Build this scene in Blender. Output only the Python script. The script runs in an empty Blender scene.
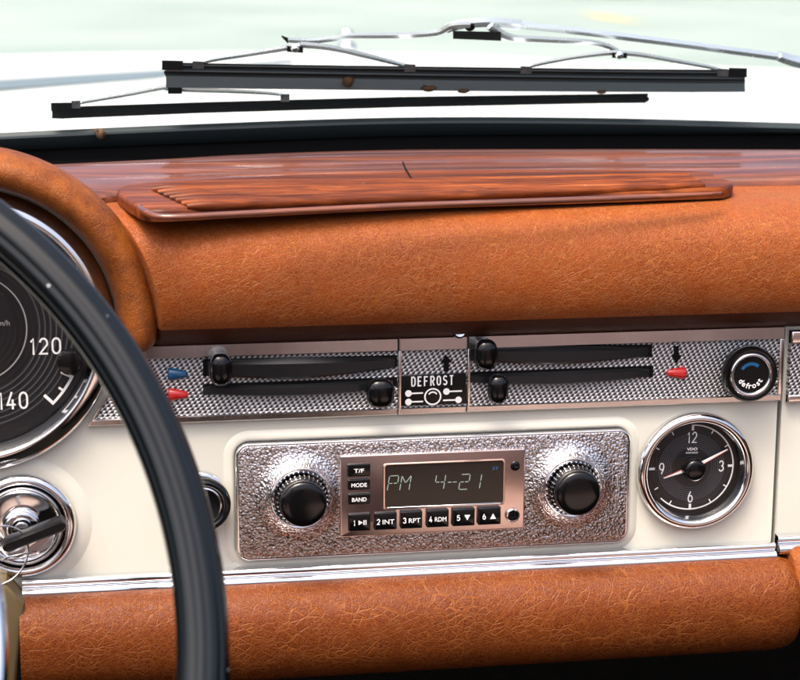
import bpy, bmesh, math, random
from mathutils import Vector, Matrix
random.seed(7)
C = bpy.context.scene
COL = C.collection
pi = math.pi
sin, cos, R = math.sin, math.cos, math.radians

# ------------------------------------------------------------------ camera, sky, sun, exposure
F, YAW, PIT, ROL, DIST = 1968.15, .171861, .215354, .006136, .95
d_ = Vector((sin(YAW)*cos(PIT), cos(YAW)*cos(PIT), -sin(PIT)))
r_ = Vector((cos(YAW), -sin(YAW), 0)); u_ = r_.cross(d_)
r_, u_ = cos(ROL)*r_+sin(ROL)*u_, -sin(ROL)*r_+cos(ROL)*u_
CAM = -d_*DIST
cd = bpy.data.cameras.new('camera'); cam = bpy.data.objects.new('camera', cd); COL.objects.link(cam)
cam.matrix_world = Matrix(((r_.x, u_.x, -d_.x, CAM.x), (r_.y, u_.y, -d_.y, CAM.y), (r_.z, u_.z, -d_.z, CAM.z), (0, 0, 0, 1)))
cd.sensor_width = 36; cd.sensor_fit = 'HORIZONTAL'; cd.lens = 36*F/800
cd.clip_start = .02; cd.clip_end = 2000
cd.dof.use_dof = True; cd.dof.focus_distance = .98; cd.dof.aperture_fstop = 16
C.camera = cam
W = bpy.data.worlds.new('World'); C.world = W; W.use_nodes = True
nt = W.node_tree; bg = nt.nodes['Background']
sky = nt.nodes.new('ShaderNodeTexSky'); sky.sky_type = 'NISHITA'; sky.sun_disc = False
SUN_EL, SUN_AZ = R(68), R(-136)          # hazy bright sky, the soft sun high behind the driver's left shoulder
sky.sun_elevation = SUN_EL; sky.sun_rotation = SUN_AZ
sky.air_density = .6; sky.dust_density = 8; sky.ozone_density = .3
nt.links.new(sky.outputs[0], bg.inputs[0]); bg.inputs[1].default_value = .15
sd = bpy.data.lights.new('sun', 'SUN'); sd.energy = 1.1; sd.angle = R(26); sd.color = (1, .96, .85)
sun = bpy.data.objects.new('sun', sd); COL.objects.link(sun)
sv = Vector((sin(SUN_AZ)*cos(SUN_EL), cos(SUN_AZ)*cos(SUN_EL), sin(SUN_EL)))
sun.rotation_euler = sv.to_track_quat('Z', 'Y').to_euler()
C.view_settings.view_transform = 'Standard'; C.view_settings.look = 'None'
C.view_settings.exposure = 1.36; C.view_settings.gamma = 1
C.render.engine = 'CYCLES'
C.cycles.use_denoising = True; C.cycles.max_bounces = 8; C.cycles.transparent_max_bounces = 12
C.cycles.caustics_reflective = False; C.cycles.caustics_refractive = False; C.cycles.sample_clamp_indirect = 6

# ------------------------------------------------------------------ measuring: a point of the photograph onto a plane of the place (millimetres u, v, h)
def ray(px, py): return d_*F+r_*(px-400)+u_*(340-py)
def hit(px, py, p0, n):
    q = ray(px, py); t = (Vector(p0)/1000-CAM).dot(n)/q.dot(n); w = (CAM+q*t)*1000
    return (w.x, w.z, -w.y)
def A(px, py, h=0):
    a = hit(px, py, (0, -h, 0), Vector((0, 1, 0))); return (a[0], a[1])
def S(px, py, z0=65, sl=.04, lift=0):             # on the dash top, z = z0 + sl*y
    return hit(px, py, (0, 0, z0+lift), Vector((0, -sl, 1)))
GA = R(52); GT = Vector((0, -cos(GA), sin(GA))); GN = Vector((0, sin(GA), cos(GA)))   # windscreen plane
G0 = Vector((0, 218, 66))
def G(px, py, off=0): return hit(px, py, G0+GN*off, GN)
def Wm(x, y, z): return (x*1000, z*1000, -y*1000)  # metres x, y, z to u, v, h

# ------------------------------------------------------------------ mesh builder
def cat(pts, n=6, closed=False):
    out = []; N = len(pts)
    rng = range(N if closed else N-1)
    for i in rng:
        if closed: p = [pts[(i+k) % N] for k in (-1, 0, 1, 2)]
        else: p = [pts[max(i-1, 0)], pts[i], pts[i+1], pts[min(i+2, N-1)]]
        for j in range(n):
            t = j/n
            out.append(tuple(.5*(2*b+(c-a)*t+(2*a-5*b+4*c-d)*t*t+(3*b-a-3*c+d)*t**3) for a, b, c, d in zip(*p)))
    if not closed: out.append(tuple(pts[-1]))
    return out
def rrect(u0, v0, u1, v1, r, n=6):
    o = []
    for cx, cy, a in ((u1-r, v0+r, -90), (u1-r, v1-r, 0), (u0+r, v1-r, 90), (u0+r, v0+r, 180)):
        for k in range(n+1):
            t = R(a+90*k/n); o.append((cx+r*cos(t), cy+r*sin(t)))
    return o
def circ(cu, cv, r, n=48): return [(cu+r*cos(2*pi*k/n), cv+r*sin(2*pi*k/n)) for k in range(n)]
def area(p): return sum(p[i-1][0]*p[i][1]-p[i][0]*p[i-1][1] for i in range(len(p)))/2
def inset(p, d):
    o = []; n = len(p)
    for i in range(n):
        a, b, c = Vector(p[i-1][:2]), Vector(p[i][:2]), Vector(p[(i+1) % n][:2])
        e, f = (b-a), (c-b)
        e = e.normalized() if e.length > 1e-6 else f.normalized(); f = f.normalized() if f.length > 1e-6 else e
        n1, n2 = Vector((-e.y, e.x)), Vector((-f.y, f.x)); m = n1+n2
        m = m/max(m.dot(n1), .3) if m.length > 1e-6 else n1
        o.append(tuple(b+m*d))
    return o
def _el(cx, cy, rx, ry, a0, a1, n=10): return [(cx+rx*cos(R(a0+(a1-a0)*i/n)), cy+ry*sin(R(a0+(a1-a0)*i/n))) for i in range(n+1)]
GLYPH = {
 '0': [_el(.5, .68, .5, .32, 0, 180)+_el(.5, .32, .5, .32, 180, 360)+[(1, .68)]],
 '1': [[(-.35, .78), (.55, 1.0), (.55, -.06)]],
 '2': [_el(.5, .70, .48, .30, 170, -25, 12)+[(0, .0), (1.05, .0)]],
 '3': [_el(.46, .745, .46, .255, 165, -85, 12), _el(.46, .26, .52, .26, 92, -165, 14)],
 '4': [[(.62, 1.06), (.0, .24), (1.08, .24)], [(.70, .58), (.70, -.06)]],
 '5': [[(.95, 1), (.12, 1), (.08, .56)]+_el(.46, .32, .54, .32, 120, -155, 12)],
 '6': [_el(.5, .32, .5, .32, 0, 360, 18), [(.02, .42), (.12, .66), (.55, 1.05)]],
 '9': [_el(.5, .68, .5, .32, 0, 360, 18), [(.98, .58), (.88, .34), (.45, -.05)]],
 'D': [[(0, 0), (0, 1), (.5, 1)]+_el(.5, .72, .5, .28, 90, 0, 5)+_el(.5, .28, .5, .28, 0, -90, 5)+[(-.06, 0)]],
 'E': [[(1, 1), (0, 1), (0, 0), (1, 0)], [(0, .52), (.85, .52)]],
 'F': [[(1, 1), (0, 1), (0, -.08)], [(0, .5), (.85, .5)]],
 'R': [[(0, -.08), (0, 1), (.5, 1)]+_el(.5, .74, .5, .26, 90, -90, 8)+[(0, .48)], [(.5, .46), (1, -.06)]],
 'O': [_el(.5, .70, .5, .30, 0, 180)+_el(.5, .30, .5, .30, 180, 360)+[(1, .70)]],
 'S': [_el(.5, .755, .47, .245, 25, 250, 10)+_el(.5, .25, .50, .25, 70, -155, 10)],
 'T': [[(-.05, 1), (1.05, 1)], [(.5, .96), (.5, -.08)]],
}
class MB:
    def __init__(s): s.v = []; s.f = []
    def add(s, vs, fs):
        k = len(s.v); s.v += [tuple(x) for x in vs]; s.f += [tuple(i+k for i in f) for f in fs]; return s
    def loft(s, rings, closed=True, cap=(True, True)):
        n = len(rings[0]); vs = [p for r in rings for p in r]; fs = []
        for i in range(len(rings)-1):
            for j in range(n if closed else n-1):
                a, b = i*n+j, i*n+(j+1) % n
                fs.append((a, b, b+n, a+n))
        if cap[0]: fs.append(tuple(range(n))[::-1])
        if cap[1]: fs.append(tuple(range((len(rings)-1)*n, len(rings)*n)))
        return s.add(vs, fs)
    def prism(s, poly, h0, h1, bev=0, seg=3, back=True):
        if area(poly) < 0: poly = poly[::-1]
        rings = [[(u, v, h0) for u, v in poly]]
        if bev:
            for k in range(seg+1):
                t = k/seg*pi/2; q = inset(poly, bev*(1-cos(t)))
                rings.append([(u, v, h1-bev+bev*sin(t)) for u, v in q])
        else: rings.append([(u, v, h1) for u, v in poly])
        return s.loft(rings, cap=(back, True))
    def box(s, u0, v0, u1, v1, h0, h1, bev=0, r=None):
        p = rrect(u0, v0, u1, v1, r, 4) if r else [(u0, v0), (u1, v0), (u1, v1), (u0, v1)]
        return s.prism(p, h0, h1, bev)
    def lathe(s, prof, cu, cv, seg=72, a0=0, a1=360, squash=None):
        full = a1-a0 >= 360; n = seg if full else seg+1
        vs = []; fs = []; m = len(prof)
        for i in range(n):
            t = R(a0+(a1-a0)*i/seg)
            pr = prof if not squash else squash(i/seg, prof)
            vs += [(cu+r*cos(t), cv+r*sin(t), h) for r, h in pr]
        for i in range(n if full else n-1):
            k = (i+1) % n
            for j in range(m-1): fs.append((i*m+j, k*m+j, k*m+j+1, i*m+j+1))
        if not full: fs += [tuple(range(m)), tuple(range((n-1)*m, n*m))[::-1]]
        return s.add(vs, fs)
    def tube(s, path, rad, n=10, flat=1, up=(0, 0, 1), cap=True):
        rings = []; P = [Vector(p) for p in path]
        for i, p in enumerate(P):
            t = (P[min(i+1, len(P)-1)]-P[max(i-1, 0)]).normalized()
            a = t.cross(Vector(up)); a = a.normalized() if a.length > 1e-5 else t.orthogonal().normalized(); b = a.cross(t)
            r = rad[i] if hasattr(rad, '__len__') else rad
            rings.append([tuple(p+a*r*cos(2*pi*k/n)+b*r*flat*sin(2*pi*k/n)) for k in range(n)])
        return s.loft(rings, cap=(cap, cap))
    def ringtube(s, c, e1, e2, rad, sect, n=160, a0=0, a1=360):     # a section (out, along the axis) swept round a circle
        e1, e2 = Vector(e1), Vector(e2); nn = e1.cross(e2); c = Vector(c); rings = []
        full = a1-a0 >= 360
        for i in range(n if full else n+1):
            t = R(a0+(a1-a0)*i/n); o = e1*cos(t)+e2*sin(t)
            rings.append([tuple(c+o*(rad+a)+nn*b) for a, b in sect])
        if full: rings.append(rings[0])
        return s.loft(rings, cap=(not full, not full))
    def arc(s, cu, cv, r0, r1, a0, a1, h, n=40):
        return s.loft([[(cu+r*cos(R(a0+(a1-a0)*i/n)), cv+r*sin(R(a0+(a1-a0)*i/n)), h) for r in (r0, r1)] for i in range(n+1)], closed=False, cap=(False, False))
    def plate(s, outer, holes, h):
        b = bmesh.new(); ed = []
        for lp in [outer]+holes:
            vs = [b.verts.new((u, v, h)) for u, v in lp]
            ed += [b.edges.new((vs[i-1], vs[i])) for i in range(len(vs))]
        bmesh.ops.triangle_fill(b, edges=ed, use_beauty=True)
        b.verts.index_update()
        s.add([tuple(v.co) for v in b.verts], [[v.index for v in f.verts] for f in b.faces]); b.free(); return s
    def text(s, t, cu, cv, h, hgt, wid=None, ang=0, bold=0, shear=0):
        k = bpy.data.curves.new('lettering', 'FONT'); k.body = t; k.size = 1; k.offset = bold; k.shear = shear; k.resolution_u = 3
        o = bpy.data.objects.new('lettering', k); COL.objects.link(o)
        dg = bpy.context.evaluated_depsgraph_get()
        me = bpy.data.meshes.new_from_object(o.evaluated_get(dg))
        vs = [v.co.copy() for v in me.vertices]; fs = [tuple(p.vertices) for p in me.polygons]
        bpy.data.objects.remove(o); bpy.data.curves.remove(k); bpy.data.meshes.remove(me)
        x0, x1 = min(v.x for v in vs), max(v.x for v in vs); y0, y1 = min(v.y for v in vs), max(v.y for v in vs)
        ky = hgt/(y1-y0); kx = wid/(x1-x0) if wid else ky; ca, sa = cos(R(ang)), sin(R(ang))
        out = []
        for v in vs:
            a, b = (v.x-(x0+x1)/2)*kx, (v.y-(y0+y1)/2)*ky
            out.append((cu+a*ca-b*sa, cv+a*sa+b*ca, h))
        return s.add(out, fs)
    def ribbon(s, pts, w, h):
        P = [Vector(p) for p in pts]; L = []
        for i, p in enumerate(P):
            a = (P[i]-P[i-1]).normalized() if i else (P[1]-P[0]).normalized()
            b = (P[i+1]-P[i]).normalized() if i < len(P)-1 else a
            n1, n2 = Vector((-a.y, a.x)), Vector((-b.y, b.x)); mm = n1+n2
            mm = mm/max(mm.dot(n1), .5)
            e = a*(-w/2*.0 if i else 0)
            L.append([(*(p-mm*w/2), h), (*(p+mm*w/2), h)])
        return s.loft(L, closed=False, cap=(False, False))
    def strokes(s, t, cu, cv, h, hgt, cw, gap, w, ang=0):
        """condensed gauge lettering drawn as ribbons: cw = letter width, w = stroke"""
        n = len(t); ws_ = [cw*(.5 if c in '1' else 1) for c in t]; tot = sum(ws_)+gap*(n-1); x = -tot/2
        ca, sa = cos(R(ang)), sin(R(ang)); k = 0
        for c, wd in zip(t, ws_):
            for pl_ in GLYPH[c]:
                pts = [((w/2+(wd-w)*a), (w/2+(hgt-w)*b)) for a, b in pl_]
                pts = [(x+a, b-hgt/2) for a, b in pts]
                s.ribbon([(cu+a*ca-b*sa, cv+a*sa+b*ca) for a, b in pts], w, h+.012*(k % 3)); k += 1
            x += wd+gap
        return s
    def build(s, name, mat, parent=None, angle=35, flat=False, origin=None):
        o_ = Vector((0, 0, 0))
        if parent is not None:
            p = parent
            while p.parent: p = p.parent
            o_ = p.location.copy()
        elif origin: o_ = Vector((origin[0], -origin[2], origin[1]))/1000
        else:
            o_ = sum((Vector((u, -h, v)) for u, v, h in s.v), Vector())/len(s.v)/1000
        me = bpy.data.meshes.new(name)
        me.from_pydata([Vector((u, -h, v))/1000-o_ for u, v, h in s.v], [], s.f)
        b = bmesh.new(); b.from_mesh(me); bmesh.ops.remove_doubles(b, verts=b.verts, dist=1e-7)
        bmesh.ops.recalc_face_normals(b, faces=b.faces); b.to_mesh(me); b.free()
        me.materials.append(mat)
        me.polygons.foreach_set('use_smooth', [not flat]*len(me.polygons))
        if not flat: me.set_sharp_from_angle(angle=R(angle))
        o = bpy.data.objects.new(name, me); COL.objects.link(o)
        if parent is not None: o.parent = parent
        else: o.location = o_
        return o
def thing(name, label, cat_, at, group=None):
    o = bpy.data.objects.new(name, None); COL.objects.link(o); o.empty_display_size = .01
    o.location = Vector((at[0], -at[2], at[1]))/1000
    return tag(o, label, cat_, group)
def tag(o, label=None, cat_=None, group=None, kind=None):
    if label: o['label'] = label
    if cat_: o['category'] = cat_
    if group: o['group'] = group
    if kind: o['kind'] = kind
    return o

# ------------------------------------------------------------------ materials
class NT:
    def __init__(s, name):
        s.m = bpy.data.materials.new(name); s.m.use_nodes = True; s.t = s.m.node_tree; s.p = s.t.nodes['Principled BSDF']
        s._co = None
    def n(s, typ, ins=None, **kw):
        x = s.t.nodes.new('ShaderNode'+typ)
        for k, v in kw.items(): setattr(x, k, v)
        for k, v in (ins or {}).items():
            if isinstance(v, bpy.types.NodeSocket): s.t.links.new(v, x.inputs[k])
            else: x.inputs[k].default_value = v
        return x
    def co(s):
        if not s._co: s._co = s.n('TexCoord').outputs['Object']
        return s._co
    def math(s, op, a, b=0.0, c=None):
        i = {0: a, 1: b}
        if c is not None: i[2] = c
        return s.n('Math', i, operation=op).outputs[0]
    def ramp(s, fac, stops):
        x = s.n('ValToRGB', {0: fac}); e = x.color_ramp.elements
        while len(e) < len(stops): e.new(.5)
        for k, (p, c) in enumerate(stops):
            e[k].position = p; e[k].color = (*c, 1) if len(c) == 3 else c
        return x.outputs[0]
    def mix(s, f, a, b):
        x = s.n('Mix', data_type='RGBA'); i = [k for k in x.inputs if k.type == 'RGBA']
        for sock, v in ((x.inputs[0], f), (i[0], a), (i[1], b)):
            if isinstance(v, bpy.types.NodeSocket): s.t.links.new(v, sock)
            else: sock.default_value = v if not isinstance(v, tuple) else (*v, 1)
        return [k for k in x.outputs if k.type == 'RGBA'][0]
    def noise(s, scale, detail=4, rough=.55, co=None):
        return s.n('TexNoise', {'Vector': co or s.co(), 'Scale': scale, 'Detail': detail, 'Roughness': rough}).outputs[0]
    def vor(s, scale, co=None, feature='DISTANCE_TO_EDGE'):
        return s.n('TexVoronoi', {'Vector': co or s.co(), 'Scale': scale}, feature=feature).outputs['Distance']
    def warp(s, scale, amt):
        nz = s.n('TexNoise', {'Vector': s.co(), 'Scale': scale, 'Detail': 2.0}).outputs['Color']
        a = s.n('VectorMath', {0: nz, 1: (.5, .5, .5)}, operation='SUBTRACT').outputs[0]
        b = s.n('VectorMath', {0: a, 3: amt}, operation='SCALE').outputs[0]
        return s.n('VectorMath', {0: s.co(), 1: b}, operation='ADD').outputs[0]
    def bump(s, hgt, dist, strength=1.0, nrm=None):
        i = {'Height': hgt, 'Distance': dist, 'Strength': strength}
        if nrm: i['Normal'] = nrm
        return s.n('Bump', i).outputs[0]
    def set(s, **kw):
        for k, v in kw.items():
            sock = s.p.inputs[k.replace('_', ' ')]
            if isinstance(v, bpy.types.NodeSocket): s.t.links.new(v, sock)
            else: sock.default_value = (*v, 1) if isinstance(v, tuple) else v
        return s.m
def plain(name, col, rough=.4, metal=0, wear=.06, spec=.5, coat=0, bumpd=0, bscale=900):
    n = NT(name)
    a = n.noise(160, 4)
    n.set(Base_Color=n.mix(a, tuple(c*(1-wear) for c in col), tuple(min(c*(1+wear), 1) for c in col)), Metallic=metal, Specular_IOR_Level=spec, Coat_Weight=coat, Coat_Roughness=.06)
    n.set(Roughness=n.math('MULTIPLY_ADD', n.noise(70, 5, .65), rough*.5, rough*.75))
    if bumpd: n.set(Normal=n.bump(n.noise(bscale, 3), bumpd))
    return n.m
def leather(name, base, crease, cell, dark, wrinkle=1.0, rough=.42, scuff=None, tscale=11, sheen=0):
    n = NT(name)
    stretch = n.n('VectorMath', {0: n.warp(90, .004), 1: (.8, 1.0, 1.1)}, operation='MULTIPLY').outputs[0]
    e1 = n.vor(1/cell, stretch); e2 = n.vor(2.3/cell, n.warp(300, .0016)); e3 = n.vor(1/.00085)
    e0 = n.vor(.42/cell, n.warp(70, .006))
    mid = n.noise(70, 5, .6); mid2 = n.noise(110, 4, .6, n.n('VectorMath', {0: n.co(), 1: (.3, .1, .2)}, operation='ADD').outputs[0])
    fine = n.noise(700, 3)
    wob = n.math('MULTIPLY_ADD', fine, .09, .02)
    def line(e, w):
        return n.math('SUBTRACT', 1.0, n.n('MapRange', {0: e, 1: 0.0, 2: n.math('MULTIPLY', wob, w)}).outputs[0])
    g1 = n.ramp(mid, [(.36, (.12, .12, .12)), (.60, (1, 1, 1))]); g2 = n.ramp(mid2, [(.42, (0, 0, 0)), (.60, (1, 1, 1))])
    lines = n.math('MAXIMUM', n.math('MULTIPLY', n.math('MULTIPLY', line(e1, 1.0), wrinkle), g1), n.math('MULTIPLY', n.math('MULTIPLY', line(e2, 1.5), g2), .7))
    lines = n.math('MAXIMUM', lines, n.math('MULTIPLY', line(e0, .5), n.math('MULTIPLY', g1, wrinkle)))
    tone = n.ramp(n.noise(tscale, 6, .65), [(.36, dark), (.62, base)])
    tone = n.mix(n.math('MULTIPLY', n.ramp(n.noise(380, 4, .7), [(.4, (0, 0, 0)), (.7, (1, 1, 1))]), .45), tone, tuple(min(1, (a+c)/2) for a, c in zip(base, crease)))
    peb = n.ramp(n.vor(1/.00125, n.warp(500, .0006)), [(.0, (1, 1, 1)), (.13, (0, 0, 0))])
    lines2 = n.math('MAXIMUM', lines, n.math('MULTIPLY', peb, .6))
    n.set(Base_Color=n.mix(n.math('MULTIPLY', lines2, .8), tone, crease))
    h = n.math('SUBTRACT', n.math('MULTIPLY', n.ramp(e3, [(0, (0, 0, 0)), (.3, (1, 1, 1))]), .16), n.math('MULTIPLY', lines, .6))
    h = n.math('ADD', h, n.math('MULTIPLY', fine, .5))
    if scuff:
        sx = n.n('SeparateXYZ', {0: n.co()}).outputs
        du = n.math('DIVIDE', n.math('SUBTRACT', sx[0], scuff[0]), .026); dv = n.math('DIVIDE', n.math('SUBTRACT', sx[2], scuff[1]), .009)
        rr = n.math('ADD', n.math('POWER', du, 2.0), n.math('POWER', dv, 2.0))
        k = n.math('MULTIPLY', n.math('SUBTRACT', 1.0, n.n('MapRange', {0: rr, 1: .1, 2: 1.0}).outputs[0]), n.ramp(n.noise(330, 5, .7), [(.46, (0, 0, 0)), (.60, (1, 1, 1))]))
        base_c = n.mix(n.math('MULTIPLY', k, .75), n.p.inputs['Base Color'].links[0].from_socket, (.045, .035, .03)); n.set(Base_Color=base_c)
    if sheen: n.set(Sheen_Weight=sheen, Sheen_Roughness=.4, Sheen_Tint=(.95, .74, .46))
    n.set(Normal=n.bump(h, .00042, .9), Roughness=n.math('MULTIPLY_ADD', n.noise(40, 4), .22, rough-.08), Specular_IOR_Level=.22)
    return n.m
def metal(name, col=(.82, .82, .83), rough=.07, pit=.25):
    n = NT(name)
    r = n.ramp(n.noise(55, 6, .7), [(.35, (rough,)*3), (.75, (rough+.10,)*3)])
    pits = n.ramp(n.noise(1500, 2, .5), [(.66, (0, 0, 0)), (.74, (1, 1, 1))])
    patch = n.ramp(n.noise(60, 4), [(.45, (0, 0, 0)), (.65, (1, 1, 1))])
    k = n.math('MULTIPLY', n.math('MULTIPLY', pits, patch), pit)
    n.set(Base_Color=n.mix(k, col, (.10, .07, .05)), Metallic=1.0, Roughness=n.math('ADD', r, n.math('MULTIPLY', k, .4)), Normal=n.bump(n.noise(30, 3), .0004, .25))
    return n.m
def weave(name):
    n = NT(name); sx = n.n('SeparateXYZ', {0: n.co()}).outputs
    u = n.math('MULTIPLY', sx[0], 1000.0); v = n.math('MULTIPLY', sx[2], 1000.0)
    u = n.math('ADD', u, n.math('MULTIPLY', n.math('SUBTRACT', n.noise(260, 2), .5), .3))
    uu = n.math('ADD', u, n.math('MULTIPLY', v, -.40))
    a = n.math('SINE', n.math('MULTIPLY', uu, 2*pi/2.7)); b = n.math('SINE', n.math('MULTIPLY', v, 2*pi/3.1))
    ab = n.math('MULTIPLY', a, b)
    h = n.math('MULTIPLY_ADD', ab, .5, .5)
    hh = n.ramp(h, [(.34, (0, 0, 0)), (.78, (1, 1, 1))])
    n.set(Base_Color=n.ramp(h, [(.26, (.06, .06, .065)), (.44, (.33, .33, .34)), (.66, (.80, .80, .81))]), Metallic=.7, Roughness=.42, Normal=n.bump(hh, .0005, .8))
    return n.m
def hammered(name):
    n = NT(name); co = n.warp(420, .0012)
    e = n.n('TexVoronoi', {'Vector': co, 'Scale': 800.0, 'Smoothness': .3, 'Randomness': .95}, feature='SMOOTH_F1').outputs['Distance']
    h = n.math('MULTIPLY', n.math('POWER', e, 1.6), -1.0)
    g = n.ramp(e, [(.25, (1, 1, 1)), (.62, (0, 0, 0))])
    n.set(Base_Color=n.mix(g, (.52, .48, .47), (.93, .90, .89)), Metallic=1.0, Roughness=.25, Normal=n.bump(h, .00042, 1.0))
    return n.m
def wood(name, coat=1.0, sat=1.0):
    n = NT(name)
    st = n.n('VectorMath', {0: n.warp(18, .006), 1: (2.2, 60, 60)}, operation='MULTIPLY').outputs[0]
    g = n.noise(2.6, 8, .62, st); g2 = n.noise(9, 4, .6, st)
    c = n.ramp(g, [(.25, (.04, .010, .005)), (.42, (.11, .026, .009)), (.6, (.20, .050, .014)), (.78, (.36, .12, .032))])
    if sat > 1: c = n.ramp(g, [(.25, (.03, .007, .003)), (.42, (.10, .021, .006)), (.58, (.20, .046, .010)), (.76, (.36, .11, .026))])
    c = n.mix(n.math('MULTIPLY', n.ramp(g2, [(.5, (0, 0, 0)), (.62, (1, 1, 1))]), .5), c, (.05, .013, .006))
    c = n.mix(n.ramp(n.noise(140, 5, .7), [(.66, (0, 0, 0)), (.74, (.35, .35, .35))]), c, (.36, .26, .20))
    n.set(Base_Color=c, Roughness=n.math('MULTIPLY_ADD', g, .3, .25), Coat_Weight=coat, Specular_IOR_Level=.5 if coat > .5 else .12, Coat_Roughness=.10, Normal=n.bump(n.math('ADD', n.math('MULTIPLY', g2, .5), n.noise(90, 3)), .00018, .7))
    return n.m
def grooves(name, period, col, line, r0, r1):
    n = NT(name); s3 = n.n('SeparateXYZ', {0: n.co()}).outputs
    rr = n.math('SQRT', n.math('ADD', n.math('POWER', s3[0], 2.0), n.math('POWER', s3[2], 2.0)))
    w = n.math('SINE', n.math('MULTIPLY', rr, 2*pi/period))
    k = n.math('MULTIPLY', n.math('GREATER_THAN', rr, r0), n.math('LESS_THAN', rr, r1))
    k = n.math('MULTIPLY', k, n.ramp(w, [(.55, (0, 0, 0)), (.95, (1, 1, 1))]))
    n.set(Base_Color=n.mix(k, col, line), Roughness=.35, Normal=n.bump(w, .0001, .4)); return n.m

M = {}
def paint(name, col, coat):
    n = NT(name)
    dirt = n.ramp(n.noise(1100, 3), [(.70, (0, 0, 0)), (.78, (1, 1, 1))])
    zone = n.ramp(n.noise(26, 4), [(.5, (0, 0, 0)), (.7, (1, 1, 1))])
    c = n.mix(n.noise(20, 5), tuple(c*.95 for c in col), col)
    c = n.mix(n.math('MULTIPLY', n.math('MULTIPLY', dirt, zone), .45), c, (.22, .15, .09))
    n.set(Base_Color=c, Roughness=.38, Coat_Weight=coat, Coat_Roughness=.1, Normal=n.bump(n.noise(420, 3), .00006, .6)); return n.m
M['cream'] = paint('cream_paint', (.84, .82, .70), .35)
M['white'] = paint('white_paint', (.80, .80, .76), .5)
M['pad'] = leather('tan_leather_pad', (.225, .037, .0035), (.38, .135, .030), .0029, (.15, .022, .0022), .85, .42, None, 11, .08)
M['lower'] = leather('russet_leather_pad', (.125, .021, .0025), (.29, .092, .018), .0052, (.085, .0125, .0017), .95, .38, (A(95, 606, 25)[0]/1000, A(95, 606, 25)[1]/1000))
M['cowl'] = leather('cowl_leather', (.27, .075, .012), (.20, .06, .012), .0040, (.10, .020, .004), .5, .40, None, 75)
M['seat'] = leather('seat_leather', (.40, .30, .26), (.32, .23, .19), .006, (.34, .25, .21), .4, .5)
M['under'] = plain('shaded_underside', (.06, .015, .005), .55, bumpd=.0002, spec=.2)  # darker leather tone stands in for the shade beneath the pad
M['chrome'] = metal('chrome')
M['bright'] = metal('bright_trim', (.88, .90, .92), .05, .12)
M['frame'] = metal('pitted_chrome', (.87, .82, .81), .15, .5)
M['weave'] = weave('woven_aluminium')
M['hammer'] = hammered('hammered_chrome')
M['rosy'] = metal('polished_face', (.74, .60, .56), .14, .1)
M['wood'] = wood('varnished_wood', .62)
M['grille'] = wood('grille_wood', .10, 1.15)
M['black'] = plain('black_plastic', (.003, .003, .0035), .15, wear=.2, spec=.42)
M['satin'] = plain('satin_black', (.004, .004, .0045), .28, wear=.2, spec=.3)
M['lever'] = plain('lever_black', (.012, .013, .014), .22, wear=.3, spec=.6)
M['slot'] = plain('slot_black', (.003, .003, .003), .6, spec=.15)
M['rubber'] = plain('black_rubber', (.03, .036, .038), .5, bumpd=.0001)
M['seal'] = plain('screen_seal', (.030, .042, .044), .38)
M['grey_rubber'] = plain('grey_rubber', (.40, .50, .54), .45)
M['spine'] = plain('blade_spine_rubber', (.14, .18, .20), .4)
M['silver'] = plain('wiper_steel', (.86, .90, .92), .26, metal=.8)
M['print'] = plain('white_print', (.92, .92, .90), .5, wear=.03)
M['print_grey'] = plain('grey_print', (.36, .36, .35), .5)
M['red'] = plain('red_paint', (.62, .02, .018), .25, coat=.6)
M['blue'] = plain('blue_paint', (.008, .09, .22), .25, coat=.6)
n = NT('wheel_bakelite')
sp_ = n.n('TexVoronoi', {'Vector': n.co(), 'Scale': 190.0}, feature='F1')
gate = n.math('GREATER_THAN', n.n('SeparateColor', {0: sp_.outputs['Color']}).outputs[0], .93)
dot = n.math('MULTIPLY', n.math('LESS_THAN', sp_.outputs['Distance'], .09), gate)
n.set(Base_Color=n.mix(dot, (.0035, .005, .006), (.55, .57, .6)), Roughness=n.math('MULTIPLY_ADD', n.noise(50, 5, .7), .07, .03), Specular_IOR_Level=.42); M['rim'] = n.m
M['gauge'] = grooves('gauge_face', .0026, (.006, .006, .007), (.07, .077, .084), .031, .049)
M['dial'] = grooves('clock_face', .00105, (.005, .005, .006), (.085, .10, .125), .0098, .0178)
M['carpet'] = plain('dark_carpet', (.004, .0035, .003), .95, bumpd=.002, spec=.1)
M['column'] = plain('column_vinyl', (.13, .09, .04), .55)
M['seed'] = plain('dry_seed', (.13, .07, .035), .8)
M['lcd'] = plain('display_glass', (.016, .012, .010), .12, spec=.4)
n = NT('display_segments'); n.set(Base_Color=(.34, .42, .38), Emission_Color=(.42, .55, .48), Emission_Strength=.06, Roughness=.4); M['seg'] = n.m
n = NT('windscreen_glass'); n.t.nodes.remove(n.p)
tr = n.n('BsdfTransparent', {0: (.965, .985, .98, 1)}); gl = n.n('BsdfGlossy', {'Color': (1, 1, 1, 1), 'Roughness': .0})
fr = n.math('MULTIPLY_ADD', n.math('POWER', n.n('LayerWeight', {'Blend': .5}).outputs['Facing'], 5.0), .96, .04); mx = n.n('MixShader', {0: fr, 1: tr.outputs[0], 2: gl.outputs[0]})
n.t.links.new(mx.outputs[0], n.t.nodes['Material Output'].inputs[0]); M['glass'] = n.m
n = NT('gauge_glass'); n.t.nodes.remove(n.p)
tr = n.n('BsdfTransparent', {0: (.995, .995, .995, 1)}); gl = n.n('BsdfGlossy', {'Color': (1, 1, 1, 1), 'Roughness': .02})
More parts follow.
